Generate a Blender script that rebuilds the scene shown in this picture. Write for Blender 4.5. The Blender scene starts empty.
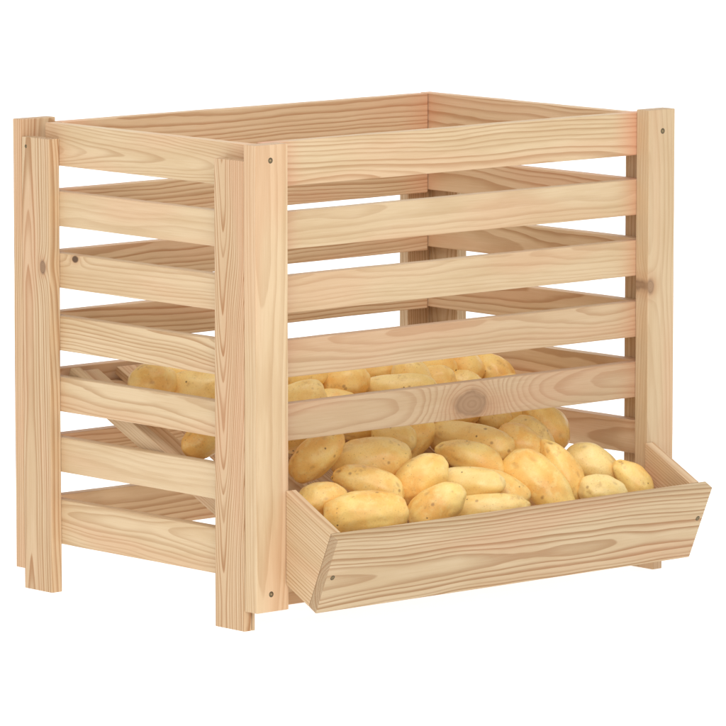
BACKDROP_GLOW = 0.86  # strength of the glow added to the white sweep
WORLD = 0.64
AREAS = [
    ('key_softbox', (-3.0, -2.6, 3.0), (.3, .19, .2), (1.4, 1.4), 40.0, (1.0, .985, .955)),
    ('front_softbox', (-2.4, -4.2, 1.9), (.3, .19, .2), (1.8, 1.4), 52.0, (1.0, .985, .96)),
    ('overhead_softbox', (-.6, -1.0, 3.6), (.3, .19, .2), (1.6, 1.6), 46.0, (1.0, .985, .96)),
]
import bpy, bmesh, math, random
from mathutils import Vector, Matrix, noise
sc = bpy.context.scene
col = sc.collection

# ------------------------------------------------------------------ measured sizes (metres)
W, D = 0.600, 0.382            # outer planes of the slat box
TP, TS, PW = 0.0150, 0.0153, 0.0489   # post thickness, slat thickness, post width
ZS = [0.5266, 0.4510, 0.3820, 0.3112, 0.2431, 0.1745, 0.1039]   # side slat tops
ZF = [0.5279, 0.4515, 0.3820, 0.3120, 0.2427]                   # front slat tops
ZB = [0.5249, 0.4492, 0.3807, 0.3119, 0.2472, 0.1725, 0.1030]   # back slat tops
ZR = [0.5253, 0.4496, 0.3822, 0.3105, 0.2423, 0.1730, 0.1035]   # right slat tops

# ------------------------------------------------------------------ node helpers
class NT:
    def __init__(s, nt): s.nt = nt; s.n = nt.nodes; s.l = nt.links
    def new(s, t, **kw):
        nd = s.n.new(t)
        for k, v in kw.items(): setattr(nd, k, v)
        return nd
    def put(s, sock, v):
        if isinstance(v, bpy.types.NodeSocket): s.l.new(v, sock)
        else: sock.default_value = v
    def math(s, op, a, b=0.0, c=0.0, clamp=False):
        nd = s.new('ShaderNodeMath', operation=op, use_clamp=clamp)
        s.put(nd.inputs[0], a); s.put(nd.inputs[1], b)
        if op in ('MULTIPLY_ADD', 'SMOOTH_MIN', 'SMOOTH_MAX'): s.put(nd.inputs[2], c)
        return nd.outputs[0]
    def comb(s, x, y, z):
        nd = s.new('ShaderNodeCombineXYZ')
        for i, v in enumerate((x, y, z)): s.put(nd.inputs[i], v)
        return nd.outputs[0]
    def noise(s, vec, scale, detail=2.0, rough=0.5):
        nd = s.new('ShaderNodeTexNoise'); s.put(nd.inputs['Vector'], vec)
        nd.inputs['Scale'].default_value = scale; nd.inputs['Detail'].default_value = detail
        nd.inputs['Roughness'].default_value = rough
        return nd.outputs['Fac']
    def smooth(s, v, lo, hi, a=0.0, b=1.0):
        nd = s.new('ShaderNodeMapRange', interpolation_type='SMOOTHSTEP')
        s.put(nd.inputs[0], v); s.put(nd.inputs[1], lo); s.put(nd.inputs[2], hi)
        s.put(nd.inputs[3], a); s.put(nd.inputs[4], b)
        return nd.outputs[0]
    def mix(s, f, a, b, blend='MIX'):
        nd = s.new('ShaderNodeMix', data_type='RGBA', blend_type=blend)
        s.put(nd.inputs[0], f); s.put(nd.inputs[6], a); s.put(nd.inputs[7], b)
        return nd.outputs[2]
    def attr(s, name):
        nd = s.new('ShaderNodeAttribute', attribute_type='OBJECT'); nd.attribute_name = name
        return nd.outputs['Fac']

def lin(r, g, b):
    f = lambda c: (c / 255 / 12.92) if c / 255 <= .04045 else ((c / 255 + .055) / 1.055) ** 2.4
    return (f(r), f(g), f(b), 1.0)

# ------------------------------------------------------------------ materials
def pine_material():
    """Solid pine: growth rings round a pith that each board carries as its own numbers,
    so flat faces, edges and end grain all cut through the same rings."""
    m = bpy.data.materials.new('pine_wood'); m.use_nodes = True
    t = NT(m.node_tree); bsdf = t.n['Principled BSDF']
    tc = t.new('ShaderNodeTexCoord').outputs['Object']
    sp = t.new('ShaderNodeSeparateXYZ'); t.l.new(tc, sp.inputs[0])
    x, y, z = sp.outputs
    seed, pd, po = t.attr('grain_seed'), t.attr('pith_depth'), t.attr('pith_side')
    ring, taper, wav = t.attr('ring_size'), t.attr('ring_taper'), t.attr('ring_wave')
    warm, kx, ky, kr = t.attr('warmth'), t.attr('knot_x'), t.attr('knot_y'), t.attr('knot_r')
    # slow wander of the trunk along the board
    v1 = t.comb(t.math('MULTIPLY_ADD', x, 3.2, seed), t.math('MULTIPLY_ADD', y, 9, seed), t.math('MULTIPLY', z, 9))
    n1 = t.math('SUBTRACT', t.noise(v1, 1.0, 2.0, .45), .5)
    v2 = t.comb(t.math('MULTIPLY_ADD', x, 14, seed), t.math('MULTIPLY_ADD', y, 60, seed), t.math('MULTIPLY', z, 60))
    n2 = t.math('SUBTRACT', t.noise(v2, 1.0, 2.0, .5), .5)
    dy, dz = t.math('SUBTRACT', y, po), t.math('ADD', z, pd)
    r = t.math('SQRT', t.math('ADD', t.math('MULTIPLY', dy, dy), t.math('MULTIPLY', dz, dz)))
    r = t.math('ADD', r, t.math('MULTIPLY', x, taper))
    r = t.math('ADD', r, t.math('MULTIPLY', n1, wav))
    r = t.math('ADD', r, t.math('MULTIPLY', n2, .0016))
    # rings swerve round the knot
    ddx, ddy = t.math('SUBTRACT', x, kx), t.math('SUBTRACT', y, ky)
    ddx2 = t.math('MULTIPLY', ddx, .62)
    kd = t.math('SQRT', t.math('ADD', t.math('MULTIPLY', ddx2, ddx2), t.math('MULTIPLY', ddy, ddy)))
    q = t.math('DIVIDE', kd, t.math('MAXIMUM', kr, .0004))
    bulge = t.math('EXPONENT', t.math('MULTIPLY', q, -.62))
    haskn = t.math('GREATER_THAN', kr, .0005)
    r = t.math('ADD', r, t.math('MULTIPLY', t.math('MULTIPLY', bulge, haskn), t.math('MULTIPLY', kr, 2.8)))
    ph = t.math('DIVIDE', r, t.math('MULTIPLY', ring, .74))
    # uneven ring spacing
    ph = t.math('ADD', ph, t.math('MULTIPLY', t.noise(t.comb(t.math('MULTIPLY_ADD', ph, .55, seed), seed, 0.0), 1.0, 1.0), 1.6))
    fr = t.math('FRACT', ph)
    late = t.math('MULTIPLY', t.smooth(fr, .36, .90), t.smooth(fr, .93, 1.0, 1.0, 0.0))
    idn = t.new('ShaderNodeTexWhiteNoise', noise_dimensions='1D')
    t.l.new(t.math('ADD', t.math('FLOOR', ph), seed), idn.inputs['W'])
    late = t.math('MULTIPLY', late, t.math('MULTIPLY_ADD', idn.outputs[0], .50, .52))
    # fibres
    vf = t.comb(t.math('MULTIPLY_ADD', x, 22, seed), t.math('MULTIPLY', y, 900), t.math('MULTIPLY', z, 900))
    fib = t.noise(vf, 1.0, 2.0, .6)
    vb = t.comb(t.math('MULTIPLY_ADD', x, 5, seed), t.math('MULTIPLY', y, 45), t.math('MULTIPLY', z, 45))
    blotch = t.noise(vb, 1.0, 3.0, .6)
    pk = t.noise(t.comb(t.math('MULTIPLY_ADD', x, 4, t.math('MULTIPLY', seed, 1.7)), t.math('MULTIPLY', y, 20), 0.0), 1.0, 1.0)
    early = t.mix(t.smooth(blotch, .35, .68), EARLY_A, EARLY_B)
    pink = t.math('MULTIPLY', t.smooth(pk, .46, .66), .42)
    pink = t.math('ADD', pink, t.math('MULTIPLY', warm, .42), clamp=True)
    # resinous salmon tint towards the sawn ends of some boards
    ends = t.math('SUBTRACT', t.math('ABSOLUTE', x), t.attr('half_length'))
    ends = t.math('MULTIPLY', t.smooth(t.math('ADD', ends, t.math('MULTIPLY', n1, .05)), -.055, -.002), t.attr('end_tint'))
    early = t.mix(pink, early, EARLY_W)
    early = t.mix(ends, early, (.69, .365, .220, 1))
    latec = t.mix(pink, LATE_A, LATE_W)
    latec = t.mix(ends, latec, (.56, .25, .135, 1))
    c = t.mix(t.math('MULTIPLY', late, t.attr('grain_strength')), early, latec)
    c = t.mix(t.math('MULTIPLY', t.smooth(fib, .52, .74), .16), c, LATE_A)
    c = t.mix(t.math('MULTIPLY', t.smooth(fib, .30, .44, 1.0, 0.0), .10), c, (.80, .69, .52, 1))
    # knot body, with its own fine rings and a dark rim
    wob = t.math('MULTIPLY', t.math('SUBTRACT', t.noise(tc, 75, 1.0), .5), .75)
    qq = t.math('ADD', q, wob)
    kin = t.math('MULTIPLY', t.smooth(qq, .82, 1.08, 1.0, 0.0), haskn)
    krim = t.math('MULTIPLY', t.math('MULTIPLY', t.smooth(qq, .66, .92), t.smooth(qq, .98, 1.35, 1.0, 0.0)), haskn)
    kring = t.math('MULTIPLY', t.smooth(t.math('FRACT', t.math('MULTIPLY', q, 3.2)), .2, .9), .45)
    kdark = t.attr('knot_dark')
    halo = t.math('MULTIPLY', t.smooth(qq, .9, 2.6, 1.0, 0.0), haskn)
    c = t.mix(t.math('MULTIPLY', halo, .35), c, LATE_W)
    kc = t.mix(kring, KNOT_A, KNOT_B)
    kc = t.mix(kdark, kc, (.045, .022, .012, 1))
    c = t.mix(t.math('MULTIPLY', kin, .92), c, kc)
    c = t.mix(t.math('MULTIPLY', krim, t.math('MULTIPLY_ADD', kdark, .55, .18)), c, (.11, .05, .022, 1))
    # end grain drinks light: darker, speckled with pores
    nsep = t.new('ShaderNodeSeparateXYZ'); t.l.new(t.new('ShaderNodeTexCoord').outputs['Normal'], nsep.inputs[0])
    endf = t.smooth(t.math('ABSOLUTE', nsep.outputs[0]), .80, .95)
    pores = t.noise(tc, 1100, 2.0, .7)
    c = t.mix(t.math('MULTIPLY', endf, .5), c, t.mix(t.smooth(pores, .38, .62), (.30, .18, .095, 1), (.52, .36, .22, 1)))
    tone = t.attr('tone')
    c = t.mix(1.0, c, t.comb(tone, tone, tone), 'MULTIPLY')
    t.l.new(c, bsdf.inputs['Base Color'])
    t.put(bsdf.inputs['Roughness'], t.math('MULTIPLY_ADD', fib, .16, .52))
    bsdf.inputs['Specular IOR Level'].default_value = .32
    h = t.math('ADD', t.math('MULTIPLY', fib, .5), t.math('MULTIPLY', late, .7))
    bp = t.new('ShaderNodeBump'); bp.inputs['Strength'].default_value = .22; bp.inputs['Distance'].default_value = .0006
    t.l.new(h, bp.inputs['Height']); t.l.new(bp.outputs[0], bsdf.inputs['Normal'])
    return m

EARLY_A = (.665, .505, .312, 1)
EARLY_B = (.600, .435, .252, 1)
EARLY_W = (.665, .415, .250, 1)
LATE_A = (.400, .225, .100, 1)
LATE_W = (.480, .220, .100, 1)
KNOT_A = (.430, .265, .150, 1)
KNOT_B = (.320, .185, .095, 1)
PINE = pine_material()

def potato_material():
    m = bpy.data.materials.new('potato_skin'); m.use_nodes = True
    t = NT(m.node_tree); bsdf = t.n['Principled BSDF']
    tc = t.new('ShaderNodeTexCoord').outputs['Object']
    seed = t.attr('skin_seed'); pale = t.attr('paleness')
    ad = t.new('ShaderNodeVectorMath', operation='ADD'); t.l.new(tc, ad.inputs[0]); t.l.new(t.comb(seed, seed, seed), ad.inputs[1])
    v = ad.outputs[0]
    big = t.noise(v, 26, 2.0, .5); mid = t.noise(v, 110, 3.0, .6); fine = t.noise(v, 700, 2.0, .6)
    c = t.mix(t.smooth(big, .35, .65), (.94, .655, .20, 1), (.88, .475, .112, 1))
    c = t.mix(t.math('MULTIPLY', t.smooth(mid, .45, .7), .5), c, (.94, .72, .30, 1))
    c = t.mix(t.math('MULTIPLY', pale, .62), c, t.mix(t.smooth(big, .4, .6), (.92, .76, .38, 1), (.82, .69, .28, 1)))
    c = t.mix(t.math('MULTIPLY', t.smooth(fine, .5, .72), .18), c, (0.420, 0.219, 0.066, 1))
    # russet patches
    rus = t.noise(v, 60, 4.0, .65)
    c = t.mix(t.math('MULTIPLY', t.smooth(rus, .58, .74), .45), c, (0.437, 0.219, 0.070, 1))
    # pores and specks
    def specks(scale, lo, hi, keep, strength, colr):
        nonlocal c
        vo = t.new('ShaderNodeTexVoronoi', feature='F1'); t.l.new(v, vo.inputs['Vector'])
        vo.inputs['Scale'].default_value = scale
        sr = t.new('ShaderNodeSeparateColor'); t.l.new(vo.outputs['Color'], sr.inputs[0])
        k = t.math('GREATER_THAN', sr.outputs[0], keep)
        d = t.math('ADD', vo.outputs['Distance'], t.math('MULTIPLY', t.math('SUBTRACT', fine, .5), .12))
        f = t.math('MULTIPLY', t.math('MULTIPLY', t.smooth(d, lo, hi, 1.0, 0.0), k), strength)
        c = t.mix(f, c, colr); return f
    s1 = specks(300, .10, .30, .80, .30, (0.298, 0.149, 0.049, 1))
    s2 = specks(120, .07, .19, .90, .80, (0.113, 0.052, 0.023, 1))
    s3 = specks(70, .06, .20, .74, .6, (0.262, 0.123, 0.044, 1))
    # painted-on eye rings follow the modelled dimples through the vertex attribute
    ea = t.new('ShaderNodeAttribute', attribute_type='GEOMETRY'); ea.attribute_name = 'eye'
    c = t.mix(t.math('MULTIPLY', ea.outputs['Fac'], .75), c, (0.332, 0.162, 0.057, 1))
    t.l.new(c, bsdf.inputs['Base Color'])
    bsdf.inputs['Roughness'].default_value = .40
    bsdf.inputs['Specular IOR Level'].default_value = .5
    bsdf.inputs['Subsurface Weight'].default_value = .12
    bsdf.inputs['Subsurface Radius'].default_value = (1.0, .5, .2)
    bsdf.inputs['Subsurface Scale'].default_value = .004
    h = t.math('ADD', t.math('MULTIPLY', mid, .7), t.math('MULTIPLY', fine, .25))
    h = t.math('SUBTRACT', h, t.math('ADD', s2, t.math('MULTIPLY', s1, .5)))
    bp = t.new('ShaderNodeBump'); bp.inputs['Strength'].default_value = .35; bp.inputs['Distance'].default_value = .0008
    t.l.new(h, bp.inputs['Height']); t.l.new(bp.outputs[0], bsdf.inputs['Normal'])
    return m
SKIN = potato_material()

def screw_material():
    m = bpy.data.materials.new('screw_brass'); m.use_nodes = True
    t = NT(m.node_tree); b = t.n['Principled BSDF']
    n = t.noise(t.new('ShaderNodeTexCoord').outputs['Object'], 900, 2.0)
    t.l.new(t.mix(n, (.10, .075, .035, 1), (.34, .27, .15, 1)), b.inputs['Base Color'])
    b.inputs['Metallic'].default_value = .85; b.inputs['Roughness'].default_value = .42
    return m
BRASS = screw_material()
def hole_material():
    m = bpy.data.materials.new('recess_dark'); m.use_nodes = True
    t = NT(m.node_tree); b = t.n['Principled BSDF']
    n = t.noise(t.new('ShaderNodeTexCoord').outputs['Object'], 500, 2.0)
    t.l.new(t.mix(n, (.05, .035, .02, 1), (.11, .075, .04, 1)), b.inputs['Base Color'])
    b.inputs['Roughness'].default_value = .8
    return m
HOLE = hole_material()
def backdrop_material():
    m = bpy.data.materials.new('glowing_white_backdrop'); m.use_nodes = True
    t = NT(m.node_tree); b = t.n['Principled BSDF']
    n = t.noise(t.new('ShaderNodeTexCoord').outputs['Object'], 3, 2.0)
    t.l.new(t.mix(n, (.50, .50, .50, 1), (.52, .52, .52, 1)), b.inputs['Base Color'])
    # glow added to the backdrop to wash out floor shadows and brighten the crate
    b.inputs['Emission Color'].default_value = (1, 1, 1, 1); b.inputs['Emission Strength'].default_value = BACKDROP_GLOW
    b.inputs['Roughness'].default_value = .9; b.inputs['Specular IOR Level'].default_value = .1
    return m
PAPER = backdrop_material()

# ------------------------------------------------------------------ object helpers
rng = random.Random(11)
def empty(name, loc, parent=None):
    o = bpy.data.objects.new(name, None); col.objects.link(o)
    o.empty_display_size = .05; o.location = loc
    if parent: o.parent = parent
    return o
ROOT = empty('wooden_crate', (0.3, 0.19, 0.0))
RI = Vector((0.3, 0.19, 0.0))

def board_props(o, **kw):
    d = dict(grain_seed=rng.uniform(1, 90), pith_depth=rng.uniform(.018, .06), pith_side=rng.uniform(-.03, .03),
             ring_size=rng.uniform(.0030, .0052), ring_taper=rng.uniform(-.02, .02), ring_wave=rng.uniform(.010, .026),
             warmth=rng.uniform(0, .45), knot_x=9.0, knot_y=0.0, knot_r=0.0, knot_dark=0.0, grain_strength=rng.uniform(.6, 1.0), tone=rng.uniform(.93, 1.0), end_tint=0.0,
             half_length=max(abs(v.co.x) for v in o.data.vertices))
    d.update(kw)
    for k, v in d.items(): o[k] = float(v)

def finish(bm, name, parent, M, mat, bevel=.0009, smooth=False):
    """bm in local coords, M the local->crate matrix."""
    if bevel: bmesh.ops.bevel(bm, geom=bm.edges[:], offset=bevel, segments=2, profile=.6, affect='EDGES', clamp_overlap=True)
    bmesh.ops.recalc_face_normals(bm, faces=bm.faces[:])
    me = bpy.data.meshes.new(name); bm.to_mesh(me); bm.free()
    me.materials.append(mat)
    if smooth:
        for f in me.polygons: f.use_smooth = True
    o = bpy.data.objects.new(name, me); col.objects.link(o)
    o.parent = parent
    pm = Matrix.Identity(4); q = parent
    while q is not None: pm = q.matrix_basis @ pm; q = q.parent
    o.matrix_basis = pm.inverted() @ M
    return o

AX = {'x': Vector((1, 0, 0)), 'y': Vector((0, 1, 0)), 'z': Vector((0, 0, 1))}
def frame(lo, la, wi):
    L, Wd = Vector(la).normalized(), Vector(wi).normalized()
    T = L.cross(Wd)
    M = Matrix(((L.x, Wd.x, T.x, lo[0]), (L.y, Wd.y, T.y, lo[1]), (L.z, Wd.z, T.z, lo[2]), (0, 0, 0, 1)))
    return M
def board(name, x0, x1, y0, y1, z0, z1, parent=None, la='x', wi='z', **kw):
    """Rectangular board between world planes; la = grain direction, wi = width direction."""
    c = Vector(((x0 + x1) / 2, (y0 + y1) / 2, (z0 + z1) / 2))
    M = frame(c, AX[la], AX[wi])
    ext = Vector((x1 - x0, y1 - y0, z1 - z0))
    loc = [abs(ext.dot(M.col[i].to_3d())) for i in range(3)]
    bm = bmesh.new(); bmesh.ops.create_cube(bm, size=1.0)
    for v in bm.verts: v.co = Vector([v.co[i] * loc[i] for i in range(3)])
    bmesh.ops.bevel(bm, geom=bm.edges[:], offset=.0009, segments=2, profile=.6, affect='EDGES', clamp_overlap=True)
    # sawn timber is never dead straight: cut along the length and let it wander a little
    for k in range(1, 18):
        bmesh.ops.bisect_plane(bm, geom=bm.verts[:] + bm.edges[:] + bm.faces[:], plane_co=(loc[0] * (k / 18 - .5), 0, 0), plane_no=(1, 0, 0))
    sd = Vector((rng.uniform(0, 99), rng.uniform(0, 99), 0))
    for v in bm.verts:
        s_ = math.copysign(1, v.co.y)
        v.co.y += .00045 * noise.noise(Vector((v.co.x * 6, 0, 0)) + sd) + .00028 * noise.noise(Vector((v.co.x * 25, s_ * 9, 3)) + sd)
        v.co.z += .00010 * noise.noise(Vector((v.co.x * 5, 7, 0)) + sd)
    o = finish(bm, name, parent or ROOT, M, PINE, bevel=0)
    board_props(o, **kw)
    return o
def profile_board(name, pts, thick, M, parent=None, **kw):
    """pts: outline in the local x/y plane, thickness centred on local z."""
    bm = bmesh.new()
    lo = [bm.verts.new((p[0], p[1], -thick / 2)) for p in pts]
    hi = [bm.verts.new((p[0], p[1], thick / 2)) for p in pts]
    n = len(pts)
    bm.faces.new(lo[::-1]); bm.faces.new(hi)
    for i in range(n): bm.faces.new((lo[i], lo[(i + 1) % n], hi[(i + 1) % n], hi[i]))
    o = finish(bm, name, parent or ROOT, M, PINE)
    board_props(o, **kw)
    return o
def screw(parent, pos, normal, r=.0023):
    """Countersunk cross-head screw seated in a small dark recess."""
    nrm = Vector(normal).normalized()
    rot = nrm.to_track_quat('Z', 'Y').to_matrix().to_4x4()
    M = Matrix.Translation(Vector(pos)) @ rot
    bm = bmesh.new()
    # recess rim: ring standing a hair proud
    prof = [(1.38, .00004), (1.30, .00012), (1.05, .00010), (1.0, .00002)]
    n = 24; rings = []
    for k, (pr, pz) in enumerate(prof):
        rings.append([bm.verts.new((pr * r * math.cos(2 * math.pi * i / n), pr * r * math.sin(2 * math.pi * i / n), pz)) for i in range(n)])
    for a, b in zip(rings, rings[1:]):
        for i in range(n): bm.faces.new((a[i], a[(i + 1) % n], b[(i + 1) % n], b[i]))
    hole = finish(bm, 'screw_hole', parent, M, HOLE, bevel=0)
    bm = bmesh.new()
    a = [bm.verts.new((r * math.cos(2 * math.pi * i / n), r * math.sin(2 * math.pi * i / n), .00005)) for i in range(n)]
    b = [bm.verts.new((.8 * r * math.cos(2 * math.pi * i / n), .8 * r * math.sin(2 * math.pi * i / n), .00035)) for i in range(n)]
    for i in range(n): bm.faces.new((a[i], a[(i + 1) % n], b[(i + 1) % n], b[i]))
    # cross recess: outer cap ring to a 12-gon cross pushed down
    w, l = .16 * r, .55 * r
    cr = [(l, -w), (l, w), (w, w), (w, l), (-w, l), (-w, w), (-l, w), (-l, -w), (-w, -w), (-w, -l), (w, -l), (w, -w)]
    top = [bm.verts.new((p[0], p[1], .0004)) for p in cr]
    bot = [bm.verts.new((p[0] * .8, p[1] * .8, -.0006)) for p in cr]
    for i in range(12): bm.faces.new((top[i], top[(i + 1) % 12], bot[(i + 1) % 12], bot[i]))
    bm.faces.new(bot)
    e = [bm.edges.get((b[i], b[(i + 1) % n])) for i in range(n)] + [bm.edges.get((top[i], top[(i + 1) % 12])) for i in range(12)]
    bmesh.ops.triangle_fill(bm, edges=e, use_beauty=True)
    finish(bm, 'screw', parent, M, BRASS, bevel=0)
POTS = [
    ([0.1325, -0.0313, 0.1173], [0.768, -0.639, 0.049], 0.0939, 0.0523, 'o', 0.15, 1, "large blocky yellow potato, leftmost of the big ones against the trough's front board"),
    ([0.1913, 0.0299, 0.1374], [0.673, -0.658, -0.339], 0.0846, 0.0409, 'p', 0.25, 2, 'tapered potato with an eye at its left end, directly above the large blocky front potato'),
    ([0.229, 0.069, 0.1539], [0.787, -0.615, 0.044], 0.0912, 0.0557, 'o', 0.4, 3, 'large blocky potato in the second row, under the lowest front slat near the left post'),
    ([0.1145, 0.0226, 0.1283], [0.751, -0.628, 0.206], 0.0597, 0.0405, 'e', 0.25, 4, "small oval potato tucked in the trough's left corner beside its sloping end panel"),
    ([0.1617, 0.0833, 0.1667], [0.615, -0.427, 0.663], 0.0743, 0.0422, 'e', 0.25, 5, 'orange-yellow potato standing aslant at the left, above the bare patch of chute'),
    ([0.1885, 0.1393, 0.1827], [0.733, -0.59, 0.339], 0.0609, 0.0413, 'o', 0.6, 6, 'pale potato behind the slanting leftmost one, half hidden by the lowest front slat'),
    ([0.2769, 0.1381, 0.1847], [0.825, -0.552, 0.122], 0.069, 0.0368, 'o', 0.25, 7, 'orange-brown potato peeking out under the lowest slat behind the large blocky second-row one'),
    ([0.2888, 0.0974, 0.1731], [0.669, -0.743, 0.015], 0.0521, 0.0367, 'o', 0.8, 8, 'pale rounded potato just under the lowest front slat, left of an upright deeper yellow one'),
    ([0.3265, 0.1107, 0.1681], [0.526, -0.271, 0.806], 0.0616, 0.0467, 'e', 0.25, 9, "upright rounded potato left of the long potato that lies under the slat's brown knot"),
    ([0.3887, 0.0801, 0.1586], [0.37, -0.924, -0.099], 0.1077, 0.0468, 'o', 0.55, 10, 'long pale-topped potato lying directly below the brown knot of the lowest front slat'),
    ([0.3595, 0.0467, 0.148], [0.671, -0.66, -0.339], 0.0849, 0.0404, 'p', 0.25, 11, 'tapered potato with an eye at its left tip, over the long potato below the knot'),
    ([0.251, 0.0154, 0.1375], [0.645, -0.46, 0.61], 0.0768, 0.0483, 'e', 0.25, 12, 'orange-yellow oval potato with dark specks, slanting up right in the middle of the pile'),
    ([0.3109, 0.0036, 0.1294], [0.595, -0.801, 0.061], 0.0909, 0.0364, 'o', 0.9, 13, "long pale potato in the trough's middle, half covered by a tapered potato at its right"),
    ([0.3537, 0.0056, 0.1203], [0.591, -0.724, -0.356], 0.0897, 0.0414, 'p', 0.25, 14, 'tapered potato with an eye at its left end, above the long pale front-row potato'),
    ([0.2422, -0.0256, 0.1141], [0.68, -0.511, 0.525], 0.0718, 0.0457, 'e', 0.25, 15, 'orange-yellow potato slanting up right in the front row, beside the large blocky one'),
    ([0.3096, -0.0372, 0.1039], [0.759, -0.649, 0.05], 0.0931, 0.0363, 'o', 0.8, 16, 'long pale potato lying flat in the front row, behind the middle of the front board'),
    ([0.4161, -0.0064, 0.1177], [0.351, -0.728, -0.59], 0.0995, 0.0563, 'g', 0.1, 17, 'biggest egg-shaped bright yellow potato, in the front row right of the middle'),
    ([0.4623, 0.0065, 0.1286], [0.242, -0.388, -0.889], 0.0831, 0.0419, 'p', 0.25, 18, 'upright tapered potato with an eye at the top, leaning on the biggest egg-shaped one'),
    ([0.5213, 0.0208, 0.1258], [0.648, -0.646, -0.403], 0.0693, 0.0496, 'e', 0.75, 19, 'greenish-yellow oval potato with two dark specks, right of the upright tapered one'),
    ([0.4841, -0.0378, 0.1064], [0.729, -0.67, -0.138], 0.0568, 0.0393, 'e', 1, 20, 'small smooth greenish potato low behind the front board, left of the rightmost potato'),
    ([0.5416, -0.027, 0.113], [0.392, -0.486, -0.781], 0.0596, 0.0371, 'p', 0.25, 21, 'rightmost potato of the trough, standing aslant with an eye at its top'),
    ([0.44, 0.0523, 0.1532], [0.471, -0.651, -0.595], 0.0621, 0.0469, 'e', 0.25, 22, 'oval potato with two dark specks slanting down right, behind the biggest egg-shaped one'),
    ([0.477, 0.0718, 0.1567], [0.52, -0.601, -0.607], 0.0646, 0.0422, 'e', 0.8, 23, 'pale sliver of potato squeezed between the upright ones behind the biggest egg-shaped one'),
    ([0.5157, 0.0897, 0.1649], [0.432, -0.299, -0.851], 0.0708, 0.0499, 'p', 0.25, 24, 'big steep tapered potato at the right end of the pile, under the lowest front slat'),
    ([0.5053, 0.1323, 0.1695], [0.898, -0.439, -0.035], 0.0526, 0.0376, 'o', 0.25, 25, 'deep yellow potato wedged left of the big steep one, below the lowest front slat'),
    ([0.4557, 0.116, 0.1759], [0.674, -0.656, -0.339], 0.0504, 0.0398, 'e', 0.7, 27, 'pale potato just under the lowest front slat, a little right of its brown knot'),
    ([0.4094, 0.1364, 0.1804], [0.753, -0.653, 0.086], 0.0694, 0.0348, 'e', 0.25, 28, 'orange potato mostly hidden behind the lowest front slat, directly under its brown knot'),
    ([0.3049, 0.2073, 0.2182], [0.703, -0.512, 0.493], 0.0716, 0.047, 'e', 0.25, 29, 'big oval potato slanting up right above the lowest front slat, near the left post'),
    ([0.3699, 0.1777, 0.2096], [0.654, -0.755, 0.052], 0.0918, 0.0397, 'o', 1, 30, 'long pale greenish potato lying level in the gap above the lowest front slat'),
    ([0.2218, 0.1809, 0.2125], [0.717, -0.646, 0.262], 0.0614, 0.0416, 'o', 0.8, 31, 'pale potato above the lowest front slat, touching the front left post'),
    ([0.2533, 0.2224, 0.2293], [0.75, -0.629, 0.206], 0.0713, 0.037, 'o', 0.25, 32, 'shaded orange-yellow potato at the back left, under the second lowest front slat'),
    ([0.4096, 0.2426, 0.2214], [0.893, -0.448, 0.051], 0.0699, 0.0351, 'e', 0.25, 33, 'shaded potato directly behind the long pale greenish one in the upper gap'),
    ([0.4048, 0.196, 0.2184], [0.426, -0.528, -0.735], 0.0553, 0.0449, 'e', 0.5, 34, 'tapered pale potato slanting down right, at the right end of the long greenish one'),
    ([0.446, 0.1987, 0.2098], [0.735, -0.678, 0.002], 0.0459, 0.0426, 'o', 0.6, 35, 'round pale potato in the middle of the gap above the lowest front slat'),
    ([0.5056, 0.2213, 0.2209], [0.569, -0.717, -0.403], 0.0539, 0.043, 'e', 0.25, 36, 'yellow potato in the upper gap, immediately left of the rightmost one there'),
    ([0.4624, 0.2289, 0.2275], [0.588, -0.802, -0.11], 0.0668, 0.0353, 'o', 0.25, 37, 'potato at the back of the pile, showing just under the second lowest front slat'),
    ([0.4845, 0.1948, 0.2033], [0.714, -0.7, 0.007], 0.0485, 0.0377, 'o', 0.6, 38, "pale potato low in the upper gap, right above the slat's brown knot"),
    ([0.5472, 0.2132, 0.211], [0.197, -0.701, -0.685], 0.0615, 0.0444, 'p', 0.25, 39, 'rightmost potato in the gap above the lowest front slat, with an eye on top'),
    ([0.0626, 0.2472, 0.2383], [0.733, -0.59, 0.339], 0.0561, 0.0486, 'e', 0.4, 40, 'leftmost potato on the chute, seen through the side slats'),
    ([0.1167, 0.2269, 0.2276], [0.752, -0.656, 0.069], 0.0845, 0.0487, 'o', 0.7, 41, 'long pale yellow potato seen through the side slats beside the front left corner post'),
    ([0.116, 0.2713, 0.2401], [0.752, -0.637, 0.172], 0.0589, 0.0367, 'e', 0.25, 42, 'shaded orange potato behind the two potatoes seen through the side slats'),
    ([0.0576, 0.1449, 0.1913], [0.663, -0.488, 0.569], 0.0671, 0.0408, 'e', 0.25, 43, 'rounded potato low on the chute, seen through the second lowest side gap'),
    ([0.2673, 0.1817, 0.1992], [0.772, -0.635, -0.005], 0.0712, 0.0443, 'o', 0.25, 44, 'potato almost wholly hidden behind the lowest front slat near its left end'),
    ([0.3459, 0.151, 0.1928], [0.743, -0.669, 0.001], 0.0762, 0.0445, 'o', 0.25, 45, 'potato almost wholly hidden behind the middle of the lowest front slat'),
    ([0.4592, 0.1569, 0.1886], [0.837, -0.547, -0.019], 0.0731, 0.045, 'o', 0.25, 46, 'potato almost wholly hidden directly behind the brown knot of the lowest slat'),
    ([0.539, 0.1584, 0.1881], [0.411, -0.506, -0.759], 0.068, 0.0428, 'e', 0.25, 47, 'potato almost wholly hidden behind the lowest front slat, right of its knot'),
]
# ------------------------------------------------------------------ posts
def post(name, x0, x1, y0, y1, z0, z1, wi, **kw):
    return board(name, x0, x1, y0, y1, z0, z1, la='z', wi=wi, **kw)
ZT, ZP, ZBOT = 0.5295, 0.5105, 0.0222
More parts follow.
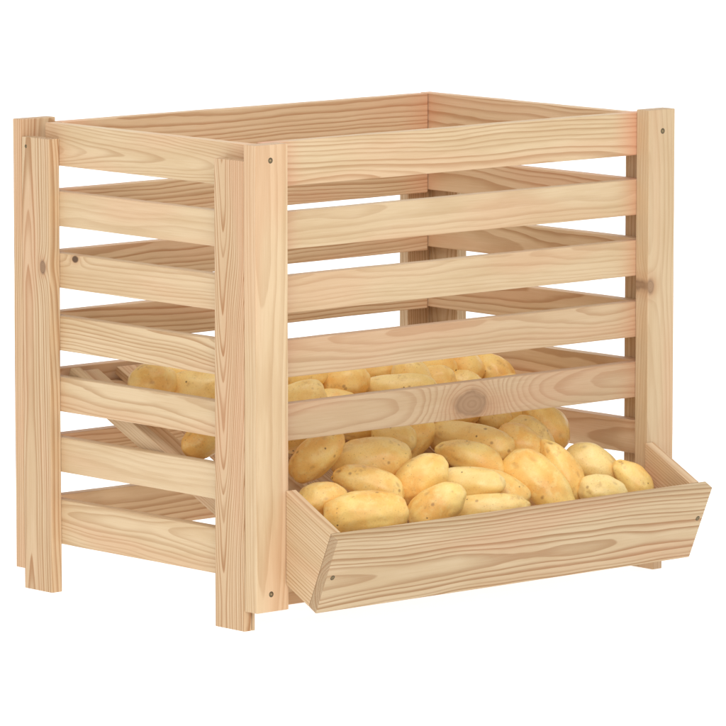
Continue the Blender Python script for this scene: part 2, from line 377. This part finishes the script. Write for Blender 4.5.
# front posts (outside the front slats)
TPF = .0200
fl = post('front_post', -TP, .0304, -TPF, -.0002, ZBOT, ZT - .001, 'x', grain_strength=.42, tone=1.0, warmth=.22, pith_side=-.012, pith_depth=.05, ring_size=.0058, ring_wave=.014)
fr = post('front_post', .5700, .6112, -TPF, -.0002, ZBOT, ZT + .002, 'x', grain_strength=.32, tone=.90, warmth=.22, ring_size=.006,
          knot_x=.055, knot_y=-.0165, knot_r=.0055, knot_dark=.12)
fl['label'] = 'front left post with a screw near each end'; fr['label'] = 'front right post with a small knot'
for (pt, X, Z) in ((fl, .0058, .5115), (fl, .0058, .0415), (fr, .5920, .507)):
    screw(pt, (X, -TPF, Z), (0, -1, 0))
# side posts (outside the side slats, reaching the ground)
def side_post(x0, x1, y0, y1, **kw):
    return post('side_post', x0, x1, y0, y1, 0.0, ZP, 'y', **kw)
s1 = side_post(-TP, -.0046, .0006, PW, tone=.95, grain_strength=1.15, warmth=.70, pith_depth=-.012, pith_side=.010, ring_size=.0042, ring_taper=-.060, ring_wave=.030)
board('backing_strip', -.0036, 0, .0006, PW, 0, ZP, la='z', wi='y', warmth=.2)
s2 = side_post(-TP, -.0002, D - PW, D - .0004, grain_strength=1.1, warmth=.55, tone=.95, pith_depth=-.024, pith_side=.012, ring_size=.0047, ring_taper=.020, ring_wave=.016,
               knot_x=.112, knot_y=-.012, knot_r=.0046, knot_dark=.30)
s3 = side_post(W + .0002, W + TP, .0004, PW)
s4 = side_post(W + .0002, W + TP, D - PW, D - .0004)
screw(s2, (-TP, D - .008, .500), (-1, 0, 0), r=.0014)
# back posts
b1 = post('back_post', -TP, PW - TP, D + .0002, D + TP, ZBOT, ZT, 'x', warmth=.5, grain_strength=.9)
b2 = post('back_post', W + TP - PW, W + TP, D + .0002, D + TP, ZBOT, .506, 'x', warmth=.3)

# ------------------------------------------------------------------ slats
HS = [.0466] + [.0385] * 5 + [.0497]
spec_side = [
    dict(grain_strength=.55, warmth=0.0, pith_depth=.020, pith_side=-.004, ring_size=.0044, ring_taper=-.055, ring_wave=.026, grain_seed=7.3),
    dict(grain_strength=.30, warmth=.05),
    dict(grain_strength=.5, warmth=.25, knot_x=.115, knot_y=.0150, knot_r=.0036, knot_dark=.9),
    dict(grain_strength=.85, warmth=.12, pith_depth=.022, ring_taper=.05, ring_size=.0056, ring_wave=.03),
    dict(grain_strength=.6, warmth=.05, pith_depth=.09, pith_side=.02, ring_size=.0028, ring_wave=.010, ring_taper=.012),
    dict(grain_strength=.25, warmth=.08, ring_size=.0055),
    dict(grain_strength=.6, warmth=.10, pith_depth=.020, ring_taper=.05, ring_size=.0055, ring_wave=.035),
]
for i in range(7):
    y1 = D - .024 if i == 0 else D - .0005
    # local +z must face outwards: grain along -y gives that on the left side
    o = board('side_slat', 0.0, TS, .0006, y1, ZS[i] - HS[i], ZS[i], la='y', wi='z', end_tint=(.3, .9, .75, .7, .65, .7, .7)[i], tone=1.0, **spec_side[i])
for i in range(7):
    board('side_slat', W - TS, W, .0008, D - .0005, ZR[i] - HS[i], ZR[i], la='y', wi='z',
          end_tint=.5 if i < 2 else .2, tone=1.0, warmth=[.75, .6, .25, .3, .3, .2, .2][i], ring_size=rng.uniform(.0028, .0042), pith_depth=rng.uniform(.07, .13), ring_wave=rng.uniform(.006, .013), ring_taper=rng.uniform(-.012, .012), grain_strength=.9)
spec_front = [
    dict(grain_strength=.72, warmth=0.0, pith_depth=-.055, pith_side=-.030, ring_size=.0044, ring_wave=.015, ring_taper=.012),
    dict(grain_strength=.42, warmth=.02, pith_depth=-.06, ring_size=.004, ring_wave=.016),
    dict(grain_strength=.36, warmth=.06, pith_depth=-.05, ring_size=.0042, ring_wave=.018),
    dict(grain_strength=.50, warmth=.62, pith_depth=-.07, ring_size=.0026, ring_wave=.014),
    dict(grain_strength=.50, warmth=.66, pith_depth=-.07, ring_size=.0026, ring_wave=.012,
         knot_x=.0180, knot_y=-.0045, knot_r=.0150, knot_dark=.0),
]
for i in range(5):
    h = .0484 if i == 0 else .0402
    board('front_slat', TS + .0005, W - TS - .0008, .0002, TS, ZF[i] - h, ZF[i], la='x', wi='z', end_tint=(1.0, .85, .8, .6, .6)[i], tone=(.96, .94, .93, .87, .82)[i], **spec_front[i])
board('front_slat', .0185, W - TS - .0008, .0002, TS, .0225, .062, la='x', wi='z', warmth=.3)
for i in range(7):
    x0 = .031 if i == 0 else TS + .0006
    board('back_slat', x0, W - TS - .0012, D - TS, D - .0002, ZB[i] - HS[i] - (.003 if 0 < i < 6 else 0), ZB[i], la='x', wi='z',
          end_tint=.5 if i < 2 else .2, tone=1.0, warmth=[.85, .5, .4, .3, .4, .4, .3][i], pith_depth=-rng.uniform(.08, .14), pith_side=rng.uniform(.02, .06), ring_wave=rng.uniform(.006, .013), ring_taper=rng.uniform(-.012, .012), ring_size=rng.uniform(.0028, .0038), grain_strength=.95)

# ------------------------------------------------------------------ sloping chute inside
chute = empty('chute', (0.0, 0.0, 0.0), ROOT)
chute.location = (-.3, -.19, 0)
SL = .465
ang = math.atan(SL)
dY, dZ = math.cos(ang), math.sin(ang)
def sloped(name, x0, x1, y0, y1, zlow0, th, parent, **kw):
    """Board whose grain runs down the slope; zlow0 = height of its underside at Y=0."""
    Ln = (y1 - y0) / dY
    mid = Vector(((x0 + x1) / 2, (y0 + y1) / 2, zlow0 + SL * (y0 + y1) / 2)) + Vector((0, -dZ, dY)) * th / 2
    L = Vector((0, dY, dZ)); Wd = Vector((1, 0, 0))
    M = frame(mid, L, Wd)
    bm = bmesh.new(); bmesh.ops.create_cube(bm, size=1.0)
    for v in bm.verts: v.co = Vector((v.co.x * Ln, v.co.y * (x1 - x0), v.co.z * th))
    o = finish(bm, name, parent, M, PINE); board_props(o, **kw)
    return o
sloped('rail', TS + .0015, TS + .0150, .004, D - TS - .022, .0735, .0195, chute, warmth=.15, grain_strength=.5)
sloped('rail', W - TS - .0620, W - TS - .0485, .200, D - TS - .080, .0735, .0195, chute)
xs = TS + .0160
sloped('plank', xs, .0732, .012, D - TS - .006, .0675, .0095, chute, warmth=.3)
xs = .1000; n = 6; span = (W - TS - .048 - xs); gap = .009
pw = (span - gap * (n - 1)) / n
for k in range(n):
    a = xs + k * (pw + gap)
    sloped('plank', a, a + pw, .012, D - TS - .006, .0675, .0095, chute, warmth=.35)
board('cleat', .035, W - .10, D - TS - .020, D - TS - .0062, .205, .2285, parent=chute, la='x', wi='z')
board('cleat', .035, W - .035, .040, .054, .058, .0835, parent=chute, la='x', wi='z')

# ------------------------------------------------------------------ trough at the front
trough = empty('trough', (0, 0, 0), ROOT); trough.location = (-.3, -.19, 0)
XL, XR, TH = .0266, .5900, .0140
IT, IB = Vector((-.0945, .1145)), Vector((-.0580, .0305))      # inner line of the front board (Y, Z)
prof = [(-TPF - .0004, .1525), (-TPF - .0004, .0500), (IB.x + .0006, IB.y), (IT.x + .0006, IT.y)]
for k, x in enumerate((XL + TH / 2, XR - .0095 - TH / 2)):
    c = Vector((x, -.055, .09))
    # grain runs parallel to the sloping top edge
    L = Vector((0, prof[0][0] - prof[3][0], prof[0][1] - prof[3][1])).normalized()
    Wd = Vector((0, -L.z, L.y))
    M = frame(c, L, Wd); Mi = M.inverted()
    pts = []
    for (yy, zz) in prof:
        q = Mi @ Vector((x, yy, zz)); pts.append((q.x, q.y))
    profile_board('end_panel', pts, TH, M, trough, warmth=(.22, .75)[k], grain_strength=(.75, .8)[k], pith_depth=.03 if k == 0 else -.03,
                  pith_side=-.07, ring_size=.0042, ring_wave=.010, ring_taper=.0)
dn = (IB - IT).normalized(); nv = Vector((-dn.y, dn.x)); nv = nv if nv.x < 0 else -nv
FT = .0128
OT, OB = IT + nv * FT + dn * .001, IB + nv * FT + dn * .0012
c2 = (IT + IB + OT + OB) / 4
L, Wd = Vector((1, 0, 0)), Vector((0, -dn.x, -dn.y))
Mf = frame(((XL + XR) / 2, c2.x, c2.y), L, Wd)
Mi = Mf.inverted()
bm = bmesh.new(); rows = []
for x in (XL - .0002, XR + .0002):
    rows.append([bm.verts.new(Mi @ Vector((x, p.x, p.y))) for p in (IT, OT, OB, IB)])
bm.faces.new(rows[0]); bm.faces.new(rows[1][::-1])
for i in range(4): bm.faces.new((rows[0][i], rows[0][(i + 1) % 4], rows[1][(i + 1) % 4], rows[1][i]))
fb = finish(bm, 'front_board', trough, Mf, PINE)
board_props(fb, grain_strength=1.0, tone=.84, warmth=.0, end_tint=0, pith_depth=-.034, pith_side=-.012, ring_size=.0056, ring_wave=.022, ring_taper=.010, grain_seed=23.7)
n3 = (0, nv.x, nv.y)
for x, tt in ((XL + .0085, .52), (XR - .0075, .43)):
    p = OT.lerp(OB, tt)
    screw(fb, (x, p.x + nv.x * .0001, p.y + nv.y * .0001), n3, r=.0021)
# floor of the trough, sloping up to the chute
fy0, fz0, fy1, fz1 = -.0560, .0405, .0030, .0655
Lt = math.hypot(fy1 - fy0, fz1 - fz0)
ex = Vector((1, 0, 0)); ey = Vector((0, (fy1 - fy0) / Lt, (fz1 - fz0) / Lt))
Mb = frame(((XL + XR - .0095) / 2, (fy0 + fy1) / 2, (fz0 + fz1) / 2), ex, ey)
bm = bmesh.new(); bmesh.ops.create_cube(bm, size=1.0)
for v in bm.verts: v.co = Vector((v.co.x * (XR - XL - 2 * TH - .0101), v.co.y * Lt, v.co.z * .009))
o = finish(bm, 'floor_board', trough, Mb, PINE); board_props(o, warmth=.3)

ROOT['label'] = 'slatted pine crate with corner posts and a slanted front trough, holding potatoes'
ROOT['category'] = 'crate'

# ------------------------------------------------------------------ potatoes
def sstep(a, b, x):
    t = max(0, min(1, (x - a) / (b - a))); return t * t * (3 - 2 * t)
def make_potato(pos, ax, Lg, Wd, kind, pale, idn, label):
    r_ = random.Random(idn * 31 + 5)
    bm = bmesh.new(); bmesh.ops.create_icosphere(bm, subdivisions=5, radius=1.0)
    lay = bm.verts.layers.float.new('eye')
    a, b = Lg / 2, Wd / 2
    depth = b * r_.uniform(.90, 1.02)
    off = Vector((r_.uniform(-50, 50), r_.uniform(-50, 50), r_.uniform(-50, 50)))
    bend = r_.uniform(-.10, .10) if kind != 'p' else .16
    exps = {'o': .78, 'e': .92, 'g': .90, 'p': .92}[kind]
    flip = {'p': 1.0, 'g': 1.0}.get(kind, r_.choice((-1, 1)))
    tap = {'o': .03, 'e': .10, 'g': .26, 'p': -.24}[kind]
    eyes = []
    for _ in range(r_.randint(4, 6)):
        d = Vector((r_.uniform(-.9, .9), r_.uniform(-1, 1), r_.uniform(-1, 1))).normalized()
        eyes.append((d, r_.uniform(.10, .17), r_.uniform(.25, .6)))
    if kind == 'p':   # a clear eye near the tip that faces the upper left
        eyes.append((Vector((-.93, .28, .33)).normalized(), .19, 1.0))
    for v in bm.verts:
        d = v.co.copy().normalized()
        u = d.x
        # squarer ends than an ellipsoid for the blocky kind
        sx = math.copysign(abs(u) ** (1.0 if exps > .9 else .88), u)
        rad = math.sqrt(max(0, 1 - abs(u) ** 2)) ** exps
        ph = Vector((0, d.y, d.z)); ph = ph.normalized() if ph.length > 1e-6 else Vector((0, 1, 0))
        taper = 1 + tap * flip * (-u)
        lump = 1 + .085 * noise.noise(d * 1.3 + off) + .035 * noise.noise(d * 3.1 + off * 1.7)
        k = 1.0
        e_amt = 0.0
        for (ed, er, es) in eyes:
            dd = (d - ed).length
            if dd < er * 2.2:
                q = dd / er
                k -= .050 * es * math.exp(-q * q * 1.6)
                k += .014 * es * math.exp(-((q - 1.35) ** 2) * 6)
                e_amt = max(e_amt, es * (1 - sstep(.35, 1.0, q)) * (.75 + .5 * noise.noise(d * 14 + off)))
        v[lay] = max(0.0, min(1.0, e_amt))
        p = Vector((a * sx * lump * k, b * rad * ph.y * taper * lump * k, depth * rad * ph.z * taper * lump * k))
        p.y += bend * b * (1 - u * u) * 1.4
        v.co = p
    # exact length and width after the lumps
    xs_ = [v.co.x for v in bm.verts]; ys_ = [v.co.y for v in bm.verts]
    kx = Lg / (max(xs_) - min(xs_)); ky = Wd / (max(ys_) - min(ys_))
    cx, cy = (max(xs_) + min(xs_)) / 2, (max(ys_) + min(ys_)) / 2
    for v in bm.verts: v.co = Vector(((v.co.x - cx) * kx, (v.co.y - cy) * ky, v.co.z * ky))
    me = bpy.data.meshes.new('potato'); bm.to_mesh(me); bm.free()
    for f in me.polygons: f.use_smooth = True
    me.materials.append(SKIN)
    o = bpy.data.objects.new('potato', me); col.objects.link(o)
    # long axis along ax; local z faces the open front of the crate
    X = Vector(ax).normalized(); Zv = Vector((-.66, -.74, .25)); Y = Zv.cross(X).normalized(); Z = X.cross(Y)
    o.matrix_world = Matrix(((X.x, Y.x, Z.x, pos[0]), (X.y, Y.y, Z.y, pos[1]), (X.z, Y.z, Z.z, pos[2]), (0, 0, 0, 1)))
    o['skin_seed'] = r_.uniform(0, 30); o['paleness'] = float(pale)
    o['label'] = label; o['category'] = 'potato'; o['group'] = 'potatoes heaped in the crate and its trough'
    return o
for row in POTS:
    make_potato(*row[:4], row[4], row[5], row[6], row[7])

# ------------------------------------------------------------------ white studio sweep
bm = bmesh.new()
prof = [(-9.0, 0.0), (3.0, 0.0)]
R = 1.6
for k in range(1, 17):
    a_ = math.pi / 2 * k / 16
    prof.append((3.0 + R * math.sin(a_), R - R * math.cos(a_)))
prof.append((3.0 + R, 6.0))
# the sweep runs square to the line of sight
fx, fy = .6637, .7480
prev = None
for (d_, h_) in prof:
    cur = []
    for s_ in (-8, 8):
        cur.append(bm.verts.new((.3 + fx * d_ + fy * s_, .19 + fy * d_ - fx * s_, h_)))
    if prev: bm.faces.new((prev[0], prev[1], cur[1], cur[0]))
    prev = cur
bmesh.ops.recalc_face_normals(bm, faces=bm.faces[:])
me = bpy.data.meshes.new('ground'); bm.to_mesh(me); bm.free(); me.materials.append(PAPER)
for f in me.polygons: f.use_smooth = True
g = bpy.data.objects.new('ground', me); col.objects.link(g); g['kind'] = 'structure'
g['label'] = 'seamless white studio floor curving up into a white background'

# ------------------------------------------------------------------ light
w = bpy.data.worlds.new('World'); sc.world = w; w.use_nodes = True
bg = w.node_tree.nodes['Background']; bg.inputs['Color'].default_value = (1, 1, 1, 1); bg.inputs['Strength'].default_value = WORLD
def area(name, loc, target, size, energy, color=(1, 1, 1)):
    l = bpy.data.lights.new(name, 'AREA'); l.shape = 'RECTANGLE'; l.size, l.size_y = size
    l.energy = energy; l.color = color
    o = bpy.data.objects.new(name, l); col.objects.link(o); o.location = loc
    o.rotation_euler = (Vector(target) - Vector(loc)).to_track_quat('-Z', 'Y').to_euler()
    return o
for a_ in AREAS: area(*a_)

# ------------------------------------------------------------------ camera
cam = bpy.data.cameras.new('camera'); co = bpy.data.objects.new('camera', cam); col.objects.link(co)
yaw, pitch = 0.72579, 0.13134
co.location = (-4.18404, -4.89075, 1.14191)
co.rotation_euler = (math.pi / 2 - pitch, 0, -yaw)
cam.sensor_width = 36; cam.lens = 6036.24 / 726 * 36; cam.clip_start = .1; cam.clip_end = 60
sc.camera = co
sc.view_settings.view_transform = 'Standard'; sc.view_settings.look = 'None'
sc.view_settings.gamma = 1.0; sc.view_settings.exposure = 0.0
sc.cycles.max_bounces = 10; sc.cycles.diffuse_bounces = 6
